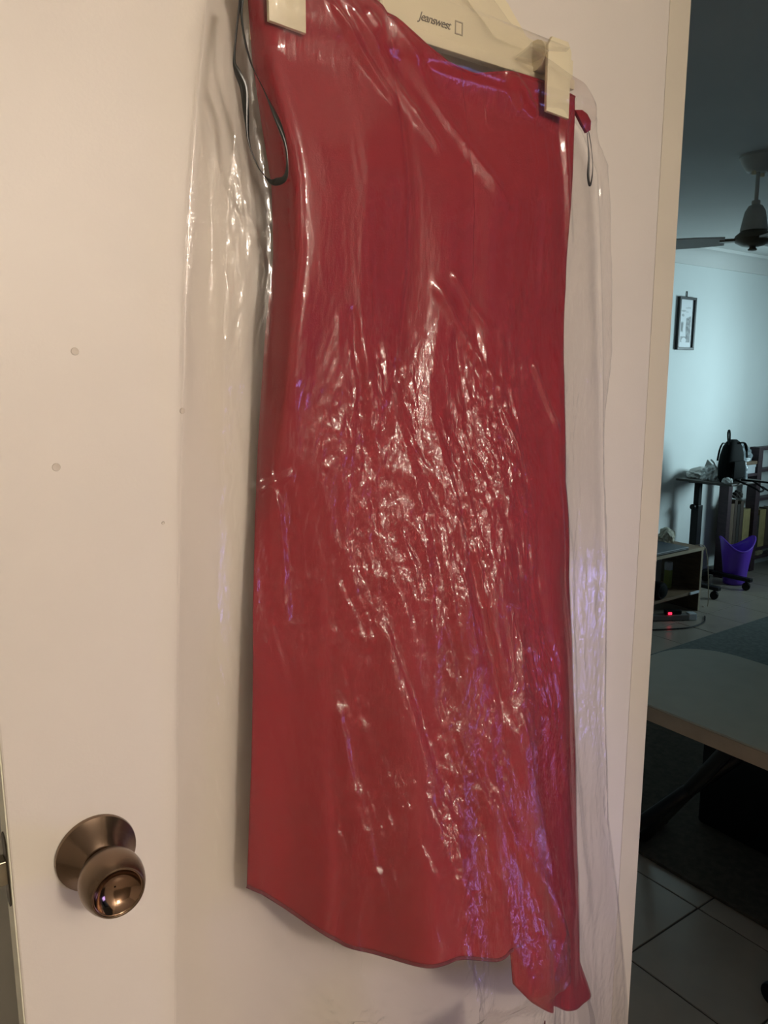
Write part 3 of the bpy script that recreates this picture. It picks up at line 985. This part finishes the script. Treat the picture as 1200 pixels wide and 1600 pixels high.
# ------------------------------------------------------------------ ceiling fan
FX, FY = 3.06, 1.131
fan = thing('ceiling_fan', 'grey and brown ceiling fan with down rod below the dim ceiling', 'fan', (FX, FY, CZ))
zz = lambda z: z - CZ
obj('canopy', lathe([(0.0716, 0.0), (0.0731, -0.010), (0.0678, -0.016), (0.0625, -0.030), (0.0451, -0.058), (0.0307, -0.066), (0.0265, -0.064), (0.0005, -0.064)], 32), M_FANW, fan, True)
for s in (-1, 1):
    obj('canopy_clip', box(s * 0.030 - 0.006, s * 0.030 + 0.006, -0.008, 0.008, -0.078, -0.060, 0.004), M_CREAM, fan)
obj('down_rod', lathe([(0.0077, -0.06), (0.0077, zz(2.12)), (0.0005, zz(2.12))], 16), M_FANW, fan, True)
obj('rod_collar', lathe([(0.0159, zz(2.150)), (0.0170, zz(2.143)), (0.0138, zz(2.128)), (0.0005, zz(2.128))], 16), M_FANW, fan, True)
obj('motor_cover', lathe([(0.0106, zz(2.137)), (0.0265, zz(2.130)), (0.0382, zz(2.110)), (0.0445, zz(2.080)), (0.0498, zz(2.052)), (0.0519, zz(2.036)), (0.0477, zz(2.034)), (0.0005, zz(2.034))], 32), M_FANW, fan, True)
obj('motor_hub', lathe([(0.0477, zz(2.036)), (0.0551, zz(2.028)), (0.0678, zz(2.018)), (0.0731, zz(2.004)), (0.0657, zz(1.992)), (0.0424, zz(1.979)), (0.0212, zz(1.974)), (0.0005, zz(1.974))], 36), M_FAND, fan, True)
obj('finial', lathe([(0.0117, zz(1.976)), (0.0127, zz(1.969)), (0.0180, zz(1.965)), (0.0159, zz(1.960)), (0.0005, zz(1.958))], 20), M_FAND, fan, True)
for k in range(3):
    a = R(124) + k * R(120)
    Mr = Matrix.Rotation(a, 4, 'Z')
    br_ = obj('blade_arm', box(0.055, 0.125, -0.022, 0.022, zz(1.997), zz(2.008), 0.003, Mr), M_FAND, fan)
    Mt = Mr @ Matrix.Translation((0.105, 0, zz(2.002))) @ Matrix.Rotation(R(9), 4, 'X')
    obj('blade', prism([(0.0, -0.045), (0.10, -0.058), (0.40, -0.066), (0.44, -0.05), (0.45, 0.0), (0.44, 0.05), (0.40, 0.066), (0.10, 0.058), (0.0, 0.045)],
                       -0.003, 0.003, 'z'), M_BLADE, br_).data.transform(Mt)

# ------------------------------------------------------------------ laptop stand
st = thing('laptop_stand', 'black height adjustable stand table on castors holding the black bag', 'table', (4.88, 2.28, 0))
TOPZ = 0.775
obj('stand_top', box(-0.18, 0.21, -0.175, 0.24, TOPZ - 0.016, TOPZ, 0.004), M_STANDTOP, st)
obj('bracket', prism([(-0.06, TOPZ - 0.016), (0.22, TOPZ - 0.016), (0.20, TOPZ - 0.036), (-0.03, TOPZ - 0.032)], -0.08, 0.08, 'x'), M_BLACK, st)
obj('column', box(-0.062, -0.022, 0.13, 0.17, 0.09, TOPZ - 0.03, 0.004), M_BLACK, st)
sl_ = obj('column_sleeve', box(-0.070, -0.014, 0.122, 0.178, 0.09, 0.585, 0.004), M_BLACK, st)
obj('clamp_knob', lathe([(0.006, 0.0), (0.006, 0.015), (0.020, 0.017), (0.020, 0.032), (0.015, 0.036), (0.001, 0.036)], 14,
                        Matrix.Translation((-0.068, 0.15, 0.575)) @ Matrix.Rotation(R(-90), 4, 'Y')), M_BLACK, sl_, True)
obj('cross_bar', box(-0.22, 0.18, 0.125, 0.175, 0.062, 0.092, 0.004), M_BLACK, st)
for x in (-0.22, 0.166):
    bb = obj('base_arm', box(x - 0.02, x + 0.02, -0.17, 0.19, 0.062, 0.088, 0.004), M_BLACK, st)
    for y in (-0.135, 0.175):
        obj('castor', lathe([(0.006, -0.018), (0.025, -0.017), (0.027, -0.012), (0.027, -0.004), (0.02, -0.002), (0.02, 0.002), (0.027, 0.004), (0.027, 0.012), (0.025, 0.017), (0.006, 0.018)], 18,
                            Matrix.Translation((x, y, 0.027)) @ Matrix.Rotation(R(25), 4, 'Z') @ Matrix.Rotation(R(90), 4, 'Y')), M_BLACK, bb, True)
        obj('castor_stem', lathe([(0.009, 0.03), (0.009, 0.065), (0.001, 0.065)], 10, Matrix.Translation((x, y, 0))), M_BLACK, bb)

# bag on it
bp_ = thing('backpack', 'small black backpack with loop handle standing on the laptop stand', 'bag', (4.83, 2.20, TOPZ))
bp_.scale = (0.87, 0.87, 0.90)
bm = bmesh.new()
rows = [(0.0, 0.085, 0.050), (0.03, 0.108, 0.062), (0.12, 0.118, 0.066), (0.20, 0.108, 0.060), (0.26, 0.088, 0.050), (0.295, 0.060, 0.036), (0.312, 0.030, 0.020)]
prev = None
for (h_, a, b) in rows:
    ring = []
    for k in range(24):
        t_ = 2 * math.pi * k / 24
        cx_, sx_ = math.cos(t_), math.sin(t_)
        ring.append(bm.verts.new((a * math.copysign(abs(cx_) ** 0.7, cx_) + 0.03 * h_, b * math.copysign(abs(sx_) ** 0.7, sx_), h_)))
    if prev:
        for k in range(24):
            bm.faces.new((prev[k], prev[(k + 1) % 24], ring[(k + 1) % 24], ring[k]))
    else:
        bm.faces.new(ring)
    prev = ring
bm.faces.new(prev)
obj('bag_body', bm, M_BLACKFAB, bp_, True)
obj('pocket', box(-0.075, 0.075, -0.078, -0.055, 0.03, 0.16, 0.012), M_BLACKFAB, bp_, True)
obj('top_handle', tube([(-0.062, -0.01, 0.25), (-0.085, -0.012, 0.33), (-0.088, -0.012, 0.372), (-0.073, -0.012, 0.382), (-0.058, -0.01, 0.355), (-0.046, -0.006, 0.29)], 0.0065, 8, 5), M_BLACKFAB, bp_, True)
obj('shoulder_strap', tube([(-0.07, 0.02, 0.285), (-0.11, 0.01, 0.290), (-0.155, 0.0, 0.262), (-0.19, -0.01, 0.215), (-0.215, -0.02, 0.17)], 0.007, 8, 5, 0.4), M_BLACKFAB, bp_, True)
obj('shoulder_strap', tube([(0.02, -0.05, 0.29), (0.075, -0.055, 0.285), (0.118, -0.05, 0.235), (0.135, -0.05, 0.175)], 0.012, 8, 5, 0.5), M_BLACKFAB, bp_, True)
obj('strap_loop', tube([(-0.02, -0.06, 0.02), (-0.06, -0.24, -0.02), (-0.02, -0.26, -0.045), (0.04, -0.25, -0.030), (0.05, -0.16, 0.016)], 0.007, 8, 5), M_BLACKFAB, bp_, True)
obj('strap_loop', tube([(0.06, -0.06, 0.014), (0.10, -0.24, 0.01), (0.19, -0.27, -0.005), (0.215, -0.27, -0.045), (0.17, -0.26, -0.065), (0.10, -0.25, -0.045), (0.06, -0.23, -0.02)], 0.007, 8, 6), M_BLACKFAB, bp_, True)

# wrapping beside the bag
pk = obj('folded_cloth', lump(0.16, 0.075, 0.045, 5, 0.16, 1.6), M_PAPERG, None, True, (4.88, 2.452, TOPZ + 0.001))
pk.scale = (0.62, 0.9, 1.0)
tag(pk, 'grey flat folded cloth lying on the left of the laptop stand', 'cloth')
pb_ = thing('paper_bag', 'crumpled white paper bag beside the black backpack on the stand', 'paper bag', (4.80, 2.335, TOPZ), R(-75))
pb_.scale = (0.62, 0.75, 1.15)
o = obj('bag_crumple', lump(0.085, 0.05, 0.05, 9, 0.35, 1.9), M_PAPER, pb_, False, (0.02, 0, 0.0))
o = obj('bag_side', box(-0.045, 0.035, -0.012, 0.012, 0.0, 0.06, 0.004, Matrix.Translation((-0.02, 0.02, 0.045)) @ Matrix.Rotation(R(28), 4, 'Y')), M_PAPERG, pb_, False)
obj('bag_rim', tube([(0.02, -0.02, 0.12), (0.06, -0.03, 0.10), (0.085, -0.03, 0.06), (0.07, -0.03, 0.03), (0.055, -0.03, 0.045)], 0.011, 8, 5, 0.5), M_PAPER, pb_, True)
ti = obj('crumpled_tissue', lump(0.028, 0.022, 0.022, 14, 0.4, 2.0), M_PAPER, None, False, (4.728, 2.152, TOPZ + 0.001))
tag(ti, 'small white crumpled tissue in front of the black backpack', 'tissue')
wb = thing('water_bottle', 'clear bluish plastic bottle right of the black backpack', 'bottle', (5.0, 2.20, TOPZ))
wb.scale = (0.8, 0.8, 0.6)
obj('bottle_body', lathe([(0.026, 0.0), (0.029, 0.006), (0.029, 0.09), (0.026, 0.10), (0.029, 0.11), (0.027, 0.15), (0.012, 0.175), (0.012, 0.18), (0.001, 0.18)], 20), M_CLEAR, wb, True)
obj('bottle_cap', lathe([(0.0135, 0.178), (0.0135, 0.195), (0.012, 0.197), (0.001, 0.197)], 16), M_WHITE, wb, True)

# ------------------------------------------------------------------ bookshelf by the far wall
bs = thing('bookshelf', 'dark plum wooden bookshelf with books behind the purple bin', 'bookshelf', (5.60, 2.42, 0))
D_ = 0.075
for (x0_, x1_, h_) in ((-0.395, -0.345, 0.739), (-0.030, 0.030, 0.950), (0.56, 0.61, 0.950)):
    obj('upright', box(x0_, x1_, 0, D_, 0, h_, 0.002), M_SHELF, bs)
for (xa, xb, z) in ((-0.345, -0.030, 0.075), (-0.345, -0.030, 0.202), (0.030, 0.56, 0.085), (0.030, 0.56, 0.155), (0.030, 0.56, 0.54), (0.030, 0.56, 0.76), (0.030, 0.56, 0.925)):
    obj('shelf', box(xa, xb, 0.002, D_, z, z + 0.022, 0.0015), M_SHELF, bs)
obj('top_board', box(-0.40, -0.032, 0, D_, 0.7395, 0.760, 0.0015), M_SHELF, bs)


def book(x, y, z, wd, dp, hh, m, label, lean=0.0, group=None, name='book'):
    b = thing(name, label, 'book', (x, y, z), 0, 'books on the dark shelf by the bin')
    b.rotation_euler = (0, lean, 0)
    obj('cover', prism([(0, 0), (wd, 0), (wd, dp), (wd - 0.003, dp), (wd - 0.003, 0.004), (0.003, 0.004), (0.003, dp), (0, dp)], 0, hh, 'z'), m, b)
    obj('pages', box(0.003, wd - 0.003, 0.004, dp - 0.004, 0.004, hh - 0.004), BOOKS[5], b)
    return b


x = 5.262
for (wd, hh, mi, lb) in ((0.046, 0.325, 0, 'brown bound book at the left end of the shelf behind the bin'), (0.034, 0.350, 2, 'umber bound book second from the left on the shelf behind the bin'),
                         (0.036, 0.315, 1, 'dark spined book in the middle of the shelf behind the bin'), (0.040, 0.335, 2, 'tall umber book left of the yellow box file'),
                         (0.092, 0.268, 3, 'wide yellow box file beside the dark shelf upright')):
    book(x, 2.428, 0.2245, wd, 0.06, hh, BOOKS[mi], lb)
    x += wd + 0.005
tp = obj('dark_pouch', lump(0.045, 0.02, 0.035, 19, 0.35, 1.8), BOOKS[1], None, False, (5.385, 2.456, 0.582))
tag(tp, 'dark rumpled pouch lying on top of the books left of the upright', 'pouch')
x = 5.634
for (wd, hh, mi, lb) in ((0.030, 0.25, 1, 'dark spined book just right of the shelf upright'), (0.085, 0.290, 3, 'yellow spined book right of the dark shelf upright'), (0.07, 0.30, 2, 'umber book at the right edge of the frame')):
    book(x, 2.428, 0.1775, wd, 0.06, hh, BOOKS[mi], lb)
    x += wd + 0.004
pp = obj('paper_stack', lump(0.06, 0.02, 0.028, 23, 0.25, 1.6), BOOKS[5], None, False, (5.72, 2.455, 0.1075))
tag(pp, 'cream crumpled papers on the lowest shelf right of the purple bin', 'papers')
bx = thing('white_box', 'white box on the low end of the bookshelf below a brown board', 'box', (5.435, 2.484, 0.7605))
obj('box_body', box(-0.125, 0.115, -0.055, 0.055, 0, 0.062, 0.002), M_WHITE, bx)
obj('box_lid', box(-0.128, 0.118, -0.058, 0.058, 0.045, 0.064, 0.002), M_WHITE, bx)
bd = obj('wooden_board', box(5.30, 5.562, 2.422, 2.545, 0.825, 0.850, 0.003), M_WOOD)
tag(bd, 'brown wooden board lying on the white box by the bookshelf', 'board')
wr = obj('wrapped_bundle', lump(0.105, 0.048, 0.085, 33, 0.25, 1.5), M_CLEAR, None, False, (5.43, 2.484, 0.851))
tag(wr, 'bluish plastic wrapped bundle on the brown board right of the backpack', 'bundle')

# ------------------------------------------------------------------ purple bin
bn = thing('waste_bin', 'purple plastic waste bin with curved rim in front of the bookshelf', 'bin', (5.155, 2.297, 0))
def bin_shell(rb, rt, t, z0, dz):
    bm = bmesh.new()
    n, m = 36, 12
    G = []
    for j in range(m + 1):
        v = j / m
        ring = []
        for k in range(n):
            a = 2 * math.pi * k / n
            top = 0.300 + 0.045 * math.cos(2 * (a - R(-35)))
            z = z0 + v * (top - z0) + 0.0
            r = rb + (rt - rb) * (v ** 1.35)
            ring.append(bm.verts.new(((r - t) * 1.05 * math.cos(a), (r - t) * 0.92 * math.sin(a), z)))
        G.append(ring)
    for a, b in zip(G, G[1:]):
        for k in range(n):
            bm.faces.new((a[k], a[(k + 1) % n], b[(k + 1) % n], b[k]))
    bm.faces.new(G[0])
    return bm
bo = obj('bin_wall', bin_shell(0.080, 0.122, 0, 0.004, 0), M_PURPLE, bn, 'all')
so = bo.modifiers.new('wall', 'SOLIDIFY')
so.thickness = 0.004
so.offset = -1
P_ = []
for k in range(37):
    a = 2 * math.pi * k / 36
    P_.append((0.122 * 1.05 * math.cos(a), 0.122 * 0.92 * math.sin(a), 0.300 + 0.045 * math.cos(2 * (a - R(-35)))))
obj('bin_rim', tube(P_, 0.005, 8), M_PURPLE, bn, True)

# ------------------------------------------------------------------ low open cabinet
cb = thing('open_cabinet', 'low brown open cabinet with one shelf left of the stand', 'cabinet', (3.9, 2.05, 0))
obj('cabinet_top', box(-0.35, 0.452, 0.0, 0.36, 0.394, 0.414, 0.002), M_WOOD, cb)
sp = obj('side_panel', box(0.428, 0.446, 0.002, 0.36, 0.0, 0.394, 0.001), M_WOODIN, cb)
obj('edge_strip', box(0.428, 0.446, 0.0, 0.002, 0.0, 0.394), M_EDGEBAND, sp)
obj('side_panel', box(-0.346, -0.328, 0.0, 0.36, 0.0, 0.394, 0.001), M_WOODIN, cb)
obj('cabinet_shelf', box(-0.328, 0.428, 0.004, 0.36, 0.118, 0.135, 0.001), M_WOOD, cb)
obj('top_edge', box(-0.35, 0.452, -0.002, 0.0, 0.394, 0.413), M_EDGEBAND, cb)
obj('shelf_bracket', box(0.33, 0.425, -0.006, 0.004, 0.121, 0.137, 0.002), M_WHITE, cb)
lp_ = thing('laptop', 'closed dark blue laptop on top of the low brown cabinet', 'laptop', (4.03, 2.16, 0.414))
obj('laptop_base', box(-0.2, 0.16, -0.11, 0.12, 0.001, 0.012, 0.004), M_BLACK, lp_)
obj('laptop_lid', box(-0.2, 0.16, -0.11, 0.12, 0.0125, 0.020, 0.003), M_LAPTOP, lp_)
cl_ = thing('cloth_pouch', 'pale beige drawstring pouch behind the laptop on the low cabinet', 'pouch', (4.262, 2.27, 0.414))
cl_.scale = (0.55, 0.9, 0.9)
obj('pouch_body', lump(0.088, 0.05, 0.066, 44, 0.2, 1.5), M_BEIGEBAG, cl_, False)
obj('drawstring', tube([(0.04, -0.03, 0.06), (0.075, -0.035, 0.085), (0.10, -0.035, 0.05), (0.07, -0.04, 0.03)], 0.004, 6, 5), M_BEIGEBAG, cl_, True)
gb = thing('spray_can', 'green and white can standing on the cabinet shelf', 'can', (4.235, 2.215, 0.135))
obj('can_body', lathe([(0.024, 0.0), (0.0255, 0.004), (0.0255, 0.115), (0.001, 0.115)], 20), M_GREEN, gb, True)
obj('can_cap', lathe([(0.025, 0.1155), (0.025, 0.16), (0.022, 0.166), (0.001, 0.166)], 20), M_WHITE, gb, True)
wc = thing('white_carton', 'tall white carton on the cabinet shelf left of the green can', 'carton', (4.25, 2.33, 0.135))
wc.scale = (0.8, 0.8, 1.0)
obj('carton_body', box(-0.05, 0.04, -0.04, 0.04, 0.0, 0.22, 0.003), M_WHITE, wc)
obj('carton_flap', box(-0.048, 0.038, -0.038, 0.038, 0.2205, 0.226, 0.001), M_WHITE, wc)
sk = thing('small_speaker', 'round black speaker at the front of the cabinet shelf', 'speaker', (3.955, 2.10, 0.135))
obj('speaker_body', lathe([(0.001, 0.0), (0.045, 0.001), (0.052, 0.012), (0.052, 0.07), (0.045, 0.08), (0.001, 0.08)], 24, Matrix.Translation((0, 0.03, 0.053)) @ Matrix.Rotation(R(90), 4, 'X')), M_BLACK, sk, True)
obj('speaker_grille', lathe([(0.04, 0.0), (0.03, 0.006), (0.001, 0.009)], 24, Matrix.Translation((0, -0.05, 0.053)) @ Matrix.Rotation(R(90), 4, 'X')), M_BLACKFAB, sk, True)
ps = thing('power_strip', 'grey power strip with white end and red light on the floor below the cabinet', 'power strip', (4.05, 2.02, 0.0), R(-30))
obj('strip_body', box(-0.20, 0.075, -0.024, 0.024, 0.001, 0.038, 0.006), mat('strip_grey', (0.22, 0.21, 0.2), 0.5, noise=0.1), ps)
obj('end_plug', box(0.075, 0.125, -0.026, 0.026, 0.001, 0.044, 0.005), M_WHITE, ps)
obj('black_plug', box(-0.07, 0.03, -0.02, 0.02, 0.039, 0.066, 0.005), M_BLACK, ps)
obj('indicator_light', box(-0.058, -0.036, -0.029, -0.019, 0.042, 0.056, 0.003), emit('red_indicator', (1.0, 0.02, 0.06), 3.0), ps)
cbl = obj('power_cable', tube([(3.72, 1.99, 0.006), (3.95, 1.88, 0.006), (4.12, 1.88, 0.006), (4.22, 1.93, 0.006), (4.25, 1.95, 0.006)], 0.004, 6, 6), M_BLACK, None, True)
tag(cbl, 'thin dark cable lying on the tiles in front of the power strip', 'cable')
crd = obj('pale_cord', tube([(4.33, 2.10, 0.418), (4.365, 2.06, 0.415), (4.40, 2.055, 0.34), (4.44, 2.06, 0.18), (4.47, 2.07, 0.006), (4.43, 2.08, 0.006)], 0.003, 6, 6), M_EDGEBAND, None, True)
tag(crd, 'thin pale cord hanging off the right corner of the low cabinet', 'cord')
